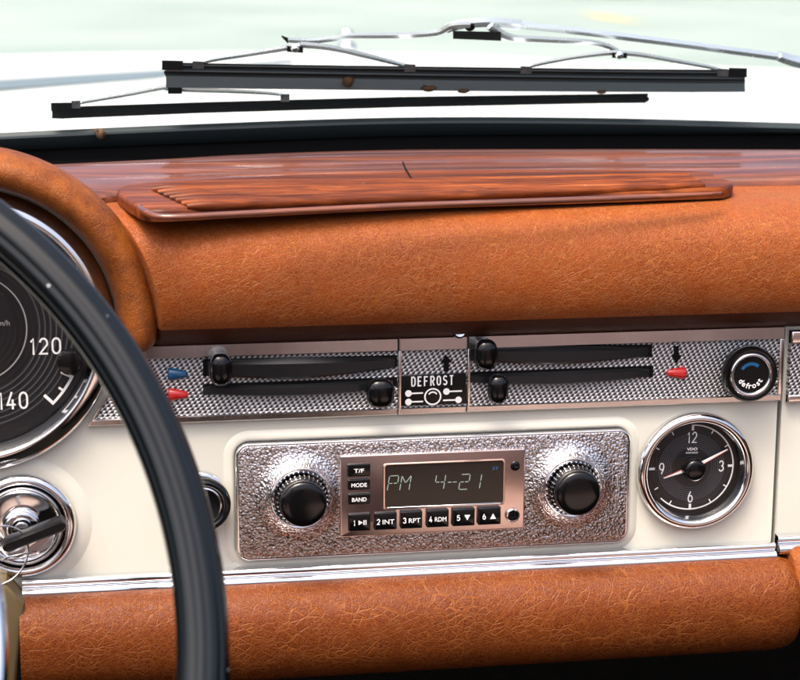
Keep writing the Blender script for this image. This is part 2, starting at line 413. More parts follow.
fr = n.math('MULTIPLY_ADD', n.math('POWER', n.n('LayerWeight', {'Blend': .5}).outputs['Facing'], 5.0), .96, .014); mx = n.n('MixShader', {0: fr, 1: tr.outputs[0], 2: gl.outputs[0]})
n.t.links.new(mx.outputs[0], n.t.nodes['Material Output'].inputs[0]); M['lens'] = n.m
n = NT('pale_ground'); n.set(Base_Color=n.ramp(n.noise(.35, 6, .6), [(.3, (.205, .255, .235)), (.7, (.29, .335, .315))]), Roughness=.9); M['ground'] = n.m
M['ochre'] = plain('ochre_marking', (.62, .42, .08), .8)
M['pale_car'] = plain('pale_green_car_paint', (.46, .55, .48), .3, coat=.6)
M['car_glass'] = plain('dark_car_glass', (.02, .025, .03), .08)

# ------------------------------------------------------------------ setting
g = MB(); g.add([(-90000, -850, 90000), (90000, -850, 90000), (90000, -850, -160000), (-90000, -850, -160000)], [(0, 1, 2, 3)])
tag(g.build('ground', M['ground']), kind='structure')
fw = MB()
for (x0, y0, z0, x1, y1, z1) in ((-.78, -1.5, -.62, .78, .30, -.60), (-.78, .28, -.60, .78, .30, .03), (-.80, -1.5, -.60, -.78, .30, -.10), (.78, -1.5, -.60, .80, .30, -.10)):
    fw.prism([(x0*1000, z0*1000), (x1*1000, z0*1000), (x1*1000, z1*1000), (x0*1000, z1*1000)], -y1*1000, -y0*1000)
tag(fw.build('floor', M['carpet']), kind='structure')

# ------------------------------------------------------------------ dashboard
dash = thing('dashboard', 'cream painted dashboard with tan leather padding, wood top trim and chrome strip', 'dashboard', (0, -60, 0))
gc = A(-30.6, 333, 5); gR = 63.0                    # speedometer
cc = A(696, 471.2, 4)                               # clock
ign = A(22, 526, 3)
psw = A(203, 504, 8)
GAP = A(778, 440)[0]
vT = A(400, 560, 3)[1]
pan = MB()
pan.plate([(-330, -128), (GAP-1.2, -128), (GAP-1.2, 4)]+[(gc[0]+74*cos(R(k)), gc[1]+74*sin(R(k))) for k in range(2, 120, 6)]+[(-330, 66)], [circ(*cc, 28, 64), circ(*gc, 60, 80)], 0)
pl = pan.build('painted_panel', M['cream'], dash, flat=True)
# pressed lips in the sheet: round the radio and round the ignition lock
ra = A(234.5, 440.5); rb = A(622.5, 541)
ru0, ru1, rv1, rv0 = ra[0], A(627, 480)[0], A(430, 434.5)[1], A(430, 549)[1]
lip = MB(); prof = [(5.5, .02), (4.6, .5), (3.2, 1.0), (2.0, 1.3), (1.0, 1.2), (.4, .7), (.3, .02)]
lip.loft([[(u, v, h) for u, v in inset(rrect(ru0, rv0, ru1, rv1, 7, 8), -o)] for o, h in prof], cap=(False, False))
lip.lathe([(33, .02), (31.5, .4), (29, 1.2), (27.5, 1.3), (25, 1.2)], *ign)
lip.build('pressed_lip', M['cream'], dash)
# upper pad
gh = A(-30.6, 333, 10)
prof = cat([(1, 1), (8, 3.5), (16, 8), (21.5, 15), (24.2, 23), (25, 33), (23.5, 44), (19, 53.5), (10, 60.5), (-3, 64.2), (-18, 65.2), (-60, 67.2), (-85, 68.4), (-105, 69.1)], 6)
def ext(prof, u0, u1, n, end0=0, end1=0, c=(0, 35)):
    rings = []
    if end0 == 'cowl':
        end0 = 0
        for rr_, kk in ((80, .5), (85.6, .74), (86.6, .90), (87.1, .97), (87.9, 1.0)):
            rings.append([(gh[0]+math.sqrt(rr_**2-min(abs(v-gh[1]), 80)**2), v, h*kk if h > 0 else h) for h, v in prof])
    us = [u0+(u1-u0)*i/n for i in range(n+1)]
    if end0: us = [u0+end0*(1-cos(pi/2*k/6)) for k in range(6)]+[u for u in us if u > u0+end0]
    if end1: us = [u for u in us if u < u1-end1]+[u1-end1+end1*sin(pi/2*k/6) for k in range(7)]
    for u in us:
        k = 1
        if end0 and u < u0+end0: k = .86+.14*math.sqrt(max(0, 1-((u0+end0-u)/end0)**2))
        if end1 and u > u1-end1: k = .80+.20*math.sqrt(max(0, 1-((u-u1+end1)/end1)**2))
        rings.append([(u, c[1]+(v-c[1])*k, c[0]+(h-c[0])*k) for h, v in prof])
    return rings
uL = A(150, 330, 15)[0]
split = 16
mb = MB(); mb.loft(ext(prof[split:], uL+14, 420, 60, 'cowl'), closed=False, cap=(False, False))
mb.loft(ext([(-16, 60), (-16, 64.2), (-105, 68.9), (-105, 60)], -420, uL+3, 4), closed=False)
mb.build('upper_pad', M['pad'], dash, 60)
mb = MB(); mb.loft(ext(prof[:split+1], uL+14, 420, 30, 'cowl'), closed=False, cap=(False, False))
mb.build('shaded_underside', M['under'], dash, 60)
# instrument cowl hooding the speedometer
prof = cat([(67.5, -45), (67.5, 0), (68, 12), (70.5, 22), (75.5, 26), (81, 24.5), (84.8, 17.5), (86.2, 7), (84.6, -6), (78.5, -26), (66, -60)], 5)
def sq(t, p):
    e = min(t, 1-t)/.035
    if e >= 1: return p
    k = .45+.55*math.sqrt(max(0, 1-(1-e)**2)); return [(77+(r-77)*k, (h+10)*(.8+.2*k)-10) for r, h in p]
gh = A(-30.6, 333, 10)
mb = MB(); mb.lathe(prof, gh[0], gh[1], 150, -7, 187, sq); mb.build('instrument_cowl', M['cowl'], dash, 60)
# lower pad
vb = A(400, 577, 8)[1]
prof = cat([(1, vb), (10, vb), (18.5, vb-4), (24.5, vb-13), (26, vb-25), (23.5, vb-37), (16.5, vb-45.5), (7, vb-49), (-6, vb-49)], 6)
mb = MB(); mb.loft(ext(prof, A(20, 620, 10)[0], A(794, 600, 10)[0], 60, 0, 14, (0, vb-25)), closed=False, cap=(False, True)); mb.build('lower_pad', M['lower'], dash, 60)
# chrome trim along the lower edge, two stepped beads
def bead(u0, u1, v0, sc=1.0):
    q = [(0, v0+4.0)]+[(3.6+2.0*cos(R(90-20*k)), v0+2.0+2.0*sin(R(90-20*k))) for k in range(9)]
    q += [(5.2+2.8*cos(R(70-20*k)), v0-2.7+2.8*sin(R(70-20*k))) for k in range(9)]+[(0, v0-5.5)]
    q = [(h*sc, v) for h, v in q]
    return [[(u, v, h) for h, v in q] for u in (u0, u1)]
mb = MB(); mb.loft(bead(A(22, 585, 6)[0], A(776, 550, 6)[0], vT-4.2), cap=(True, True)); mb.build('chrome_trim', M['bright'], dash, 40)
# olive column surround at the far left
q = [A(*p, 20) for p in ((-40, 582), (6, 584), (24, 606), (21, 640), (15, 700), (-40, 700))]
mb = MB(); mb.prism(q, -5, 20, 2); mb.build('column_surround', M['column'], dash)
# wood trim along the windscreen
path = [((-60, 170), (100, 203)), ((55, 165), (130, 200)), ((150, 160.5), (200, 196)), ((250, 155), (300, 191)), ((400, 150.5), (430, 187)), ((550, 150), (575, 186)), ((700, 150), (715, 186)), ((880, 151), (880, 184))]
rings = []
for (b, f) in cat([(*a, *c) for a, c in path], 5) and [((x[0], x[1]), (x[2], x[3])) for x in cat([(*a, *c) for a, c in path], 5)]:
    P, Q = Vector(S(*f)), Vector(S(*b, lift=5))
    sec = []
    for t, h in ((0, -3), (0, 2.2), (.02, 3.6), (.06, 4.6), (.16, 5.2), (.3, 5.0), (.36, 4.2), (.42, 4.6), (.55, 5.2), (.72, 4.6), (.88, 2.6), (.97, .6), (1, -1.5), (1, -9)):
        p = P.lerp(Q, t); sec.append((p.x, p.y+h, p.z))
    rings.append(sec)
mb = MB(); mb.loft(rings); mb.build('wood_trim', M['wood'], dash, 50)
# dark joint across the wood trim
a, b = Vector(S(401, 152, lift=6)), Vector(S(413, 181, lift=6))
mb = MB(); mb.tube([a.lerp(b, k/8)+Vector((sin(k/8*pi)*-1.5, .35*sin(k/8*pi)+.2, 0)) for k in range(9)], .45, 6); mb.build('wood_joint', M['slot'], dash)
# wooden grille panel lying on the pad, lengthwise slats with scalloped ends
out = [S(*p) for p in ((118, 200), (122, 208), (134, 216), (152, 222.5), (220, 219.5), (400, 210.5), (560, 205), (700, 200), (727, 198), (732, 193), (716, 188), (690, 182), (500, 180), (350, 184), (200, 191), (140, 195))]
po = [(p[0], -p[2]) for p in cat(out, 3, True)]
def onto(x, y, h): return (x, 65+.04*y+h, -y)
def slab(poly, h0, h1, bev):
    if area(poly) < 0: poly = poly[::-1]
    rr = [[onto(x, y, h0) for x, y in poly]]
    for k in range(4):
        t = k/3*pi/2; rr.append([onto(x, y, h1-bev+bev*sin(t)) for x, y in inset(poly, bev*(1-cos(t)))])
    return rr
mb = MB(); mb.loft(slab(po, .3, 6.0, 2.0)); gp = mb.build('wood_grille', M['grille'], dash, 40)
mb = MB()
bp = [S(x, y, lift=6) for x, y in ((187, 207), (154, 191.8), (684, 178), (703, 186.5))]
mb.loft(slab([(p[0], -p[2]) for p in bp], 5.0, 6.25, .1)); mb.build('groove_shade', M['slot'], dash, flat=True)  # black plate added between the slats, shade put into the grooves
mb = MB()
N = 7
for k in range(N):
    t = k/(N-1)
    a, b = Vector(S(187-35*t, 207.5-17*t, lift=6)), Vector(S(704-19*t, 186.5-10*t, lift=6))
    pts = [a.lerp(b, i/40)+Vector((0, .1*sin(i*1.7+k)+.3, .3*sin(i*.9+2*k))) for i in range(41)]
    mb.tube(pts, [(1.4, 2.5, 2.9)[i] if i < 3 else 2.7-.8*(i/40) for i in range(41)], 14, 1.0)
mb.build('slats', M['grille'], dash, 60)
mb = MB()
lp = [Vector(S(x, y, lift=6)) for x, y in ((141, 203), (140, 207), (147, 212.5), (165, 217), (230, 214.5), (400, 206), (560, 200.5), (700, 194.8), (722, 192))]
lp = cat([tuple(p) for p in lp], 6); mb.tube(lp, [1.5*min(1, .1+i/10, .1+(len(lp)-1-i)/10) for i in range(len(lp))], 10, 1.3); mb.build('front_lip', M['wood'], dash, 60)
# screw under the pad
q = A(460, 333.5, 9); mb = MB(); mb.lathe([(0, 8), (2.6, 9), (3.6, 8.4), (4, 6)], q[0], q[1]+1, 24); mb.build('screw', M['chrome'], dash)

# ------------------------------------------------------------------ glove box lid to the right of the gap
gl_ = thing('glove_box', 'glove box front beyond the dark gap at the right edge of the dashboard', 'glove box', (GAP+80, -60, 0))
mb = MB(); mb.box(GAP+1.2, -118, GAP+220, 3, -8, -.4, .8); mb.build('painted_lid', M['cream'], gl_)
st0, st1 = A(600, 337, 5)[1], A(600, 407, 3)[1]
mb = MB(); mb.box(GAP+3, st1+2.8, GAP+200, st0-6.5, -.4, 3.4, .2); mb.build('woven_insert', M['weave'], gl_, flat=True)
mb = MB(); mb.box(GAP+2.5, st0-6.5, GAP+200, st0, -.4, 5.5, 1); mb.box(GAP+2.5, st1-1, GAP+200, st1+2.8, -.4, 4.6, .8); mb.build('chrome_frame', M['frame'], gl_)
mb = MB(); mb.loft(bead(A(779, 541, 6)[0], GAP+220, vT-.9)); mb.build('chrome_trim', M['bright'], gl_, 40)
prof = [(h*.8-2, v+2) for h, v in prof]
pr2 = cat([(0, vb+6.5), (12, vb+4), (19, vb-5), (22, vb-18), (19, vb-30), (10, vb-36), (0, vb-38)], 6)
mb = MB(); mb.loft(ext(pr2, A(789, 590, 10)[0], GAP+220, 12, 5, 0, (0, vb-16)), closed=False, cap=(True, False)); mb.build('leather_pad', M['pad'], gl_, 60)

# ------------------------------------------------------------------ heater control strip
heat = thing('heater_panel', 'woven aluminium heater control strip with black levers under the leather pad', 'control panel', (0, -20, 0))
hU0, hU1 = A(398, 380, 3)[0], A(467, 380, 3)[0]
hR = A(782, 370, 3)[0]
vt, vbm = A(400, 338, 5)[1], A(400, 414.5, 3)[1]
vti, vbi = vt-6.6, vbm+3.4
L0, L1 = A(137, 352, 3)[0], A(88, 430.5, 3)[0]
def xl(v): return L1+(L0-L1)*(v-vbm)/(vt-vbm)
mods = [([(xl(vbm), vbm), (hU0-.25, vbm), (hU0-.25, vt), (xl(vt), vt)], 0), ([(hU0+.25, vbm), (hU1-.25, vbm), (hU1-.25, vt), (hU0+.25, vt)], 1), ([(hU1+.25, vbm), (hR, vbm), (hR, vt), (hU1+.25, vt)], 2)]
fr, ins = MB(), MB()
for p, k in mods:
    fr.prism(p, .3, 2.0)
    x0, x1 = (None, hU0-.25) if k == 0 else (p[0][0], p[1][0])
    a = lambda v: xl(v) if k == 0 else x0
    for lo, hi, h0, h1 in ((vti, vt, 5.3, 5.1), (vbm, vbi, 4.0, 4.4)):
        P = [(a(lo), lo), (x1, lo), (x1, hi), (a(hi), hi)]
        mid = (lo+hi)/2
        fr.loft([[(u, v, 1.9) for u, v in P], [(u, v, (h1 if v > mid else h0)-.7) for u, v in P], [(u, v, h1 if v > mid else h0) for u, v in inset(P, .5)]])
    e = 3.0 if k == 0 else .4
    fr.prism([(a(vbi)-.2, vbi), (a(vbi)+1.2, vbi), (a(vti)+1.2, vti), (a(vti)-.2, vti)], 1.9, 4.3, .3)
    if k == 2: fr.prism([(x1-2.2, vbi), (x1, vbi), (x1, vti), (x1-2.2, vti)], 1.9, 4.6, .4)
    ins.prism([(a(vbi)+1.2, vbi+.02), (x1-.02-(2.2 if k == 2 else 0), vbi+.02), (x1-.02-(2.2 if k == 2 else 0), vti-.02), (a(vti)+1.2, vti-.02)], 1.9, 3.0)
fr.build('chrome_frame', M['frame'], heat); ins.build('woven_insert', M['weave'], heat, flat=True)
def pq(h, *pts): return [A(x, y, h) for x, y in pts]
sl = MB()
for q in (((203, 359), (397, 355), (397, 367), (203, 376)), ((203, 384), (397, 377), (397, 386), (203, 395)), ((468, 346), (652, 344.5), (652, 357), (468, 360)), ((468, 372), (653, 365.5), (653, 377), (468, 382))):
    sl.prism(pq(3, *q), 3.0, 3.25)
sl.build('lever_slots', M['slot'], heat, flat=True)
def lever(bar, knob, name='lever'):
    # a bowed blade standing out of its slot and the thumb tab on it
    top, bot = bar
    m = MB(); n = 16
    T, B = cat([A(x, y, 7) for x, y in top], n), cat([A(x, y, 7) for x, y in bot], n)
    rr = []
    for i, (t, b) in enumerate(zip(T, B)):
        s = i/(len(T)-1); hh = 4.4+2.2*sin(pi*s)
        c = (t[1]+b[1])/2; w = (t[1]-b[1])/2
        rr.append([(t[0], c+w, 2.9), (t[0], c+w, hh-1.8), (t[0], c+w*.5, hh-.2), (t[0], c-w*.80, hh), (t[0], c-w, hh-.6), (t[0], c-w, 2.9)])
    m.loft(rr); L = m.build(name, M['lever'], heat, 20)
    x0, y0, x1, y1 = knob; m = MB()
    c = A((x0+x1)/2, (y0+y1)/2, 13); k = A(x1, (y0+y1)/2, 13); j = A((x0+x1)/2, y0, 13)
    hw, hh = k[0]-c[0], j[1]-c[1]
    rr = []
    for h, s, t in ((4, .5, .6), (7, .55, .68), (10, .72, .88), (12.5, .92, .98), (14.5, 1, 1), (16, .92, .95), (17.2, .74, .83), (18, .48, .62), (18.3, .2, .3)):
        rr.append([(c[0]+u*hw*s, c[1]+v*hh*t, h) for u, v in rrect(-1, -1, 1, 1, .78, 6)])
    m.loft(rr); m.build('thumb_tab', M['black'], L, 60)
lever((((208, 362), (300, 359), (396, 358.5)), ((208, 377), (300, 379), (396, 369))), (209, 353, 232, 385))
lever((((204, 387.5), (300, 385), (394, 381)), ((204, 395.5), (300, 396.5), (394, 389))), (366, 378, 394, 407))
lever((((472, 349), (560, 347.5), (650, 348)), ((472, 362), (560, 364.5), (650, 357.5))), (474, 339, 497, 369))
lever((((472, 376), (560, 372.5), (651, 369.5)), ((472, 384), (560, 385), (651, 378))), (487, 374, 508, 403))
def jewel(x0, x1, y, r0, r1, mat, slope=0):
    m = MB(); rr = []
    for t, k in ((0, .55), (.03, .85), (.10, 1), (.9, 1), (.97, .85), (1, .55)):
        c = A(x0+(x1-x0)*t, y+slope*t, 3); r = (r0+(r1-r0)*t)*k
        rr.append([(c[0], c[1]+r*cos(pi*q/12), 2.9+r*.8*sin(pi*q/12)) for q in range(13)])
    m.loft(rr); return m.build('pointer_mark', mat, heat, 50)
jewel(167.5, 187.5, 374, 3.5, 1.5, M['blue']); jewel(168, 188, 394.5, 3.5, 1.5, M['red']); jewel(685.5, 666.5, 373, 3.6, 1.6, M['red'])
m = MB(); m.prism(pq(3, (446, 354.5), (452, 362), (448.6, 362.5), (448.8, 371), (443.6, 371.4), (443.6, 362.6), (440.5, 362.5)), 2.95, 3.3); m.build('arrow', M['slot'], heat, flat=True)
m = MB(); m.prism(pq(3, (673.5, 346), (678.5, 346), (678.8, 355), (681.5, 355), (676.3, 363.5), (671, 355.4), (673.8, 355)), 2.95, 3.3); m.build('arrow', M['slot'], heat, flat=True)
# DEFROST plate
dp = MB(); dp.prism(pq(4, (399.5, 376), (466, 373), (466.5, 403.5), (400.5, 406)), 2.9, 4.2, .3); DP = dp.build('defrost_plate', M['satin'], heat)
m = MB(); w = A(455, 382, 4.3)[0]-A(412, 384, 4.3)[0]
q = A(432.5, 381.8, 4.3); m.strokes('DEFROST', q[0], q[1]+.5, 4.26, 5.0, w/7-.75, .85, .70, .5)
q = A(432.8, 396.6, 4.3); m.arc(*q, 3.5, 4.25, 0, 360, 4.26); m.arc(*q, 1.9, 2.6, 30, 150, 4.26, 16)
for (x, y, xe) in ((408.5, 393.5, 423), (408.5, 402, 423), (446.5, 391.5, 462), (458.5, 399.8, 443)):
    c = A(x, y, 4.3); e = A(xe, y-(.4 if xe > x else -.4), 4.3); m.add([(*p, 4.26) for p in circ(*c, 1.65, 20)], [tuple(range(20))])
    a0, a1 = min(c[0], e[0]), max(c[0], e[0])
    m.add([(a0, c[1]-.38, 4.27), (a1, c[1]-.38, 4.27), (a1, c[1]+.38, 4.27), (a0, c[1]+.38, 4.27)], [(0, 1, 2, 3)])
m.build('lettering', M['print'], DP, flat=True)

# round defrost knob
kc = A(749.5, 373.5, 12)
kn = thing('defrost_knob', 'round black defrost knob with chrome ring at right end of heater strip', 'knob', (kc[0], kc[1], 3))
m = MB(); m.lathe([(9.5, 2.9), (9.5, 7), (13.2, 8), (14, 10), (14, 13.5), (13.2, 14.8), (11.6, 15), (10.8, 14.4)], *kc); m.build('grip', M['black'], kn, 50)
m = MB(); m.lathe([(11, 14.2), (10.9, 15.3), (10.2, 15.7), (9.4, 15.4), (9.1, 14.2)], *kc); m.build('chrome_ring', M['chrome'], kn, 60)
m = MB(); m.lathe([(0, 14.2), (9.2, 14.2)], *kc); kf = m.build('knob_face', M['satin'], kn)
m = MB(); r = 5.9
for ch, a in zip('defrost', (-147, -126, -107, -92, -72.5, -51, -34)):
    r = 5.75 if ch in 'dft' else 6.15
    m.text(ch, kc[0]+r*cos(R(a)), kc[1]+r*sin(R(a)), 14.28, {'d': 2.9, 'f': 2.9, 't': 2.6}.get(ch, 2.05), None, a+90, .02)
m.build('lettering', M['print'], kf, flat=True)
m = MB(); m.arc(*kc, 4.6, 6.2, 48, 150, 14.27); m.build('blue_arc', M['blue'], kf, flat=True)

# ------------------------------------------------------------------ radio
rad = thing('car_radio', 'car radio with hammered chrome faceplate, copper toned front and two black knobs', 'car radio', ((ru0+ru1)/2, (rv0+rv1)/2, 0))
HP = 5.0
fp = MB(); fp.prism(rrect(ru0, rv0, ru1, rv1, 6.5, 8), .3, HP-.6, .8); fp.build('plate_rim', M['chrome'], rad, 50)
bl, br = A(300.5, 497, 9), A(572, 486.5, 9)
fp = MB(); fp.prism(inset(rrect(ru0, rv0, ru1, rv1, 6.5, 8), 1.3), HP-.65, HP, .3)
for c in (bl, br):
    fp.lathe([(24, HP-.1), (21.5, HP+.3), (19, HP+1.2), (17, HP+2.6), (15.8, HP+4), (15, HP+5.6), (13, HP+6.0)], *c, 64)
fp.build('faceplate', M['hammer'], rad, 60)
for c in (bl, br):
    k = MB(); k.lathe([(15.2, HP+5), (14.9, HP+7.0), (14.2, HP+7.8), (13.2, HP+7.5), (12.8, HP+5)], *c, 64); kr = k.build('knob', M['chrome'], rad, 50)
    k = MB(); k.lathe([(12.0, HP+4), (12.0, HP+11.3), (11.5, HP+12.2), (10.8, HP+12.5)], *c, 64); k.build('knob_ring', M['black'], kr, 40)
    k = MB()
    for q in range(34):
        a = 2*pi*q/34; e = Vector((cos(a), sin(a))); t = Vector((-e.y, e.x)); c2 = Vector(c)
        rr = []
        for h, ra_, w_ in ((HP+6.6, 12.7, .62), (HP+10.6, 12.55, .55), (HP+11.6, 12.1, .4), (HP+12.1, 11.6, .25)):
            rr.append([(*(c2+e*(ra_-1.2)-t*w_), h), (*(c2+e*ra_-t*w_*.5), h), (*(c2+e*ra_+t*w_*.5), h), (*(c2+e*(ra_-1.2)+t*w_), h)])
        k.loft(rr)
    k.build('knurling', M['chrome'], kr, 30)
    k = MB(); k.lathe([(11.3, HP+11), (11.3, HP+15.5), (10.9, HP+16.9), (9.8, HP+17.6), (7, HP+18.0), (0, HP+18.2)], *c, 64); k.build('knob_cap', M['black'], kr, 50)
HF = HP+1.6
def rect_from(h, x0, y0, x1, y1):      # photograph box -> upright box on the face
    a = A((x0+x1)/2, (y0+y1)/2, h); l = A(x0, (y0+y1)/2, h); t = A((x0+x1)/2, y0, h)
    return (l[0], 2*a[1]-t[1], 2*a[0]-l[0], t[1])
fu0, fu1 = A(340, 494, HF)[0], A(525, 488, HF)[0]; fv1, fv0 = A(432, 452.3, HF)[1], A(432, 533, HF)[1]
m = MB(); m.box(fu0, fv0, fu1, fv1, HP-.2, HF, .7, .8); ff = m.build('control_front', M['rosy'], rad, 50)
def lettering(parent, items, h, mat='print', flat=True):
    m = MB()
    for t, px, py, hg, wd in items:
        q = A(px, py, h); m.text(t, q[0], q[1], h, hg, wd, 0, .012)
    return m.build('lettering', M[mat], parent, flat=True)
HB = HF+1.9
for (x0, y0, x1, y1, tx, w) in ((347.5, 464, 370.5, 476.6, 'T/F', 5.0), (348, 479.3, 370.3, 490, 'MODE', 7.6), (348.3, 493.8, 370.3, 504.4, 'BAND', 7.2)):
    b = rect_from(HB, x0, y0, x1, y1); m = MB(); m.box(*b, HF-.2, HB, .6, .7); bt = m.build('button', M['black'], rad, 50)
    m = MB(); m.text(tx, (b[0]+b[2])/2, (b[1]+b[3])/2-.2, HB+.05, 2.0, w, 0, .02); m.build('lettering', M['print'], bt, flat=True)
xs = ((348.5, 370.5), (374.5, 397), (400.7, 422.5), (426.8, 449), (452.5, 475), (478.3, 501))
for i, (x0, x1) in enumerate(xs):
    yc = 522.6-(i/5)*6.4; b = rect_from(HB, x0, yc-8.6, x1, yc+8.6)
    m = MB(); m.box(*b, HF-.2, HB, .6, .6); bt = m.build('button', M['black'], rad, 50)
    cu, cv = (b[0]+b[2])/2, (b[1]+b[3])/2
    m = MB(); wide = i in (1, 2, 3)
    m.strokes(str(i+1), b[0]+(2.0 if wide else 3.0), cv-.1, HB+.05, 3.0, 1.7, .3, .46)
    if wide: m.text(('', 'INT', 'RPT', 'RDM')[i], b[0]+6.9, cv-.25, HB+.05, 2.3, 5.8, 0, .012)
    H = HB+.05
    def tri(p): m.add([(a, b_, H) for a, b_ in p], [(0, 1, 2)])
    if i == 0:
        x = b[0]+4.9; tri([(x, cv-1.2), (x+2.2, cv), (x, cv+1.2)])
        for q in (2.4, 3.4): m.add([(x+q, cv-1.2, H), (x+q+.55, cv-1.2, H), (x+q+.55, cv+1.2, H), (x+q, cv+1.2, H)], [(0, 1, 2, 3)])
    if i == 4: x = b[0]+7.4; tri([(x-1.5, cv+1.3), (x, cv-1.5), (x+1.5, cv+1.3)])
    if i == 5: x = b[0]+7.4; tri([(x-1.5, cv-1.4), (x+1.5, cv-1.4), (x, cv+1.4)])
    m.build('lettering', M['print'], bt, flat=True)
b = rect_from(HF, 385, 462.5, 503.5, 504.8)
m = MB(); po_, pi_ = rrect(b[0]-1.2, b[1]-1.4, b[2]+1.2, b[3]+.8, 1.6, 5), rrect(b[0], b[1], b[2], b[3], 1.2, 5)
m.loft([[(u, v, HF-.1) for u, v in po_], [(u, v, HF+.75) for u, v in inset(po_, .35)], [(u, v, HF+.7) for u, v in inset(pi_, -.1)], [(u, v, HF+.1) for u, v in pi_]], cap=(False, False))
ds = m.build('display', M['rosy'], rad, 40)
m = MB(); m.prism(pi_, HF-.1, HF+.12); dg_ = m.build('display_glass', M['lcd'], ds, flat=True)
m = MB(); m.box(b[0]+1, b[1]-.9, b[2]-1, b[1]+.2, HF+.1, HF+.95, .3); m.build('display_lip', M['bright'], ds)
m = MB(); H = HF+.16
def segs(cx, cy, w, hg, on, sh=.16, th=.36):
    P = {'tl': (-1, 1), 'tr': (1, 1), 'ml': (-1, 0), 'mr': (1, 0), 'bl': (-1, -1), 'br': (1, -1), 'mc': (0, 0), 'tc': (0, 1), 'bc': (0, -1)}
    for a, z in on:
        p, q = Vector(P[a]), Vector(P[z]); p = Vector((cx+p.x*w/2+p.y*hg/2*sh, cy+p.y*hg/2)); q = Vector((cx+q.x*w/2+q.y*hg/2*sh, cy+q.y*hg/2))
        e = (q-p).normalized(); p += e*.35; q -= e*.35; nn = Vector((-e.y, e.x))*th/2
        m.add([(*(p-nn), H), (*(q-nn), H), (*(q+nn), H), (*(p+nn), H)], [(0, 1, 2, 3)])
def at(x, y): return A(330+x/4, 450+y/4, H)
gw = 4.6; gh_ = 7.6
c = at(252, 133); segs(*c, gw, gh_, [('tl', 'ml'), ('ml', 'bl'), ('tl', 'tr'), ('tr', 'mr'), ('ml', 'mc'), ('mc', 'mr')])
c = at(302, 132); segs(*c, gw, gh_, [('tl', 'ml'), ('ml', 'bl'), ('tr', 'mr'), ('mr', 'br'), ('tl', 'mc'), ('mc', 'tr')])
c = at(440, 128); segs(*c, gw, gh_, [('tl', 'ml'), ('ml', 'mc'), ('mc', 'mr'), ('tr', 'mr'), ('mr', 'br')])
c = at(489, 128); segs(*c, gw+.6, gh_, [('ml', 'mc'), ('mc', 'mr')])
c = at(538, 127); segs(*c, gw, gh_, [('tl', 'tr'), ('tr', 'mr'), ('ml', 'mc'), ('mc', 'mr'), ('ml', 'bl'), ('bl', 'br')])
c = at(584, 126); segs(*c, gw, gh_, [('tr', 'mr'), ('mr', 'br')])
m.build('digits', M['seg'], dg_, flat=True)
m = MB(); c = at(662, 73); m.text('ST', c[0], c[1], H, 1.6, 3.0, 0, .02); m.build('indicator', M['blue'], dg_, flat=True)
q = A(515.3, 466, HF); m = MB(); m.lathe([(0, HF+.5), (1.8, HF+.45), (2.4, HF+.1), (2.5, HF-.1)], *q, 32); m.build('sensor_window', M['black'], rad)
q = A(512.8, 515.6, HF+1); m = MB(); m.lathe([(3.5, HF-.1), (3.5, HF+.9), (3.1, HF+1.3), (2.5, HF+1.2), (2.3, HF+.2)], *q, 40); j = m.build('socket', M['chrome'], rad, 50)
m = MB(); m.lathe([(0, HF+.1), (2.4, HF+.1)], *q, 32); m.lathe([(1.0, HF+.1), (1.0, HF+.9), (1.9, HF+.9), (2.1, HF+.1)], *q, 32); m.build('socket_hole', M['slot'], j)

# ------------------------------------------------------------------ clock
ck = thing('clock', 'round dashboard clock with black face and chrome bezel right of the radio', 'clock', (cc[0], cc[1], 0))
m = MB(); m.lathe(cat([(29.8, .2), (30.3, 2), (30, 4.4), (28.6, 6), (26.8, 6.2), (25.4, 5), (24.9, 2.5), (24.4, .5)], 4), *cc, 96); m.build('bezel', M['chrome'], ck, 60)
HC = -3.5
m = MB(); m.lathe([(24.9, 2), (24.2, HC-.2)], *cc, 72); m.build('dial_wall', M['slot'], ck)
m = MB(); m.lathe([(0, HC), (24.4, HC)], *cc, 96); face = m.build('dial', M['dial'], ck)
fcx, fcy = cc
m = MB(); h = HC+.12
m.arc(*cc, 21.6, 22.3, 90, -135, h, 90)
for k in range(12):
    a = 90-30*k; r0, r1, w = (19.2, 22.2, 1.25) if k % 3 == 0 else (19.8, 21.8, .6)
    e = Vector((cos(R(a)), sin(R(a)))); nn = Vector((-e.y, e.x))*w/2; c = Vector(cc)
    m.add([(*(c+e*r0-nn), h+.02), (*(c+e*r1-nn), h+.02), (*(c+e*r1+nn), h+.02), (*(c+e*r0+nn), h+.02)], [(0, 1, 2, 3)])
for t, x, y, w in (('12', 0, 15.6, 5.0), ('3', 15.8, 0, 3.0), ('6', 0, -15.6, 3.0), ('9', -15.6, 0, 3.0)):
    m.strokes(t, cc[0]+x, cc[1]+y, h, 5.9, 2.75, .75, .62)
m.text('VDO', cc[0], cc[1]+9.5, h, 1.5, 5.6, 0, .03); m.text('KIENZLE', cc[0], cc[1]+7.6, h, .85, 6.2, 0, .01)
m.build('markings', M['print'], face, flat=True)
def hand(ang, ln, w, h, name):
    e = Vector((cos(R(ang)), sin(R(ang)))); nn = Vector((-e.y, e.x)); c = Vector(cc)
    m = MB(); m.prism([tuple(c-nn*w), tuple(c+e*ln*.97-nn*w*.35), tuple(c+e*ln), tuple(c+e*ln*.97+nn*w*.35), tuple(c+nn*w)], h, h+.4, .12); o = m.build(name, M['print'], ck)
    m = MB(); m.prism([tuple(c-nn*(w+.02)), tuple(c+e*ln*.99-nn*(w*.35+.08)), tuple(c+e*ln*.99-nn*w*.22), tuple(c-nn*w*.8)], h+.2, h+.48); m.build('red_edge', M['red'], o)
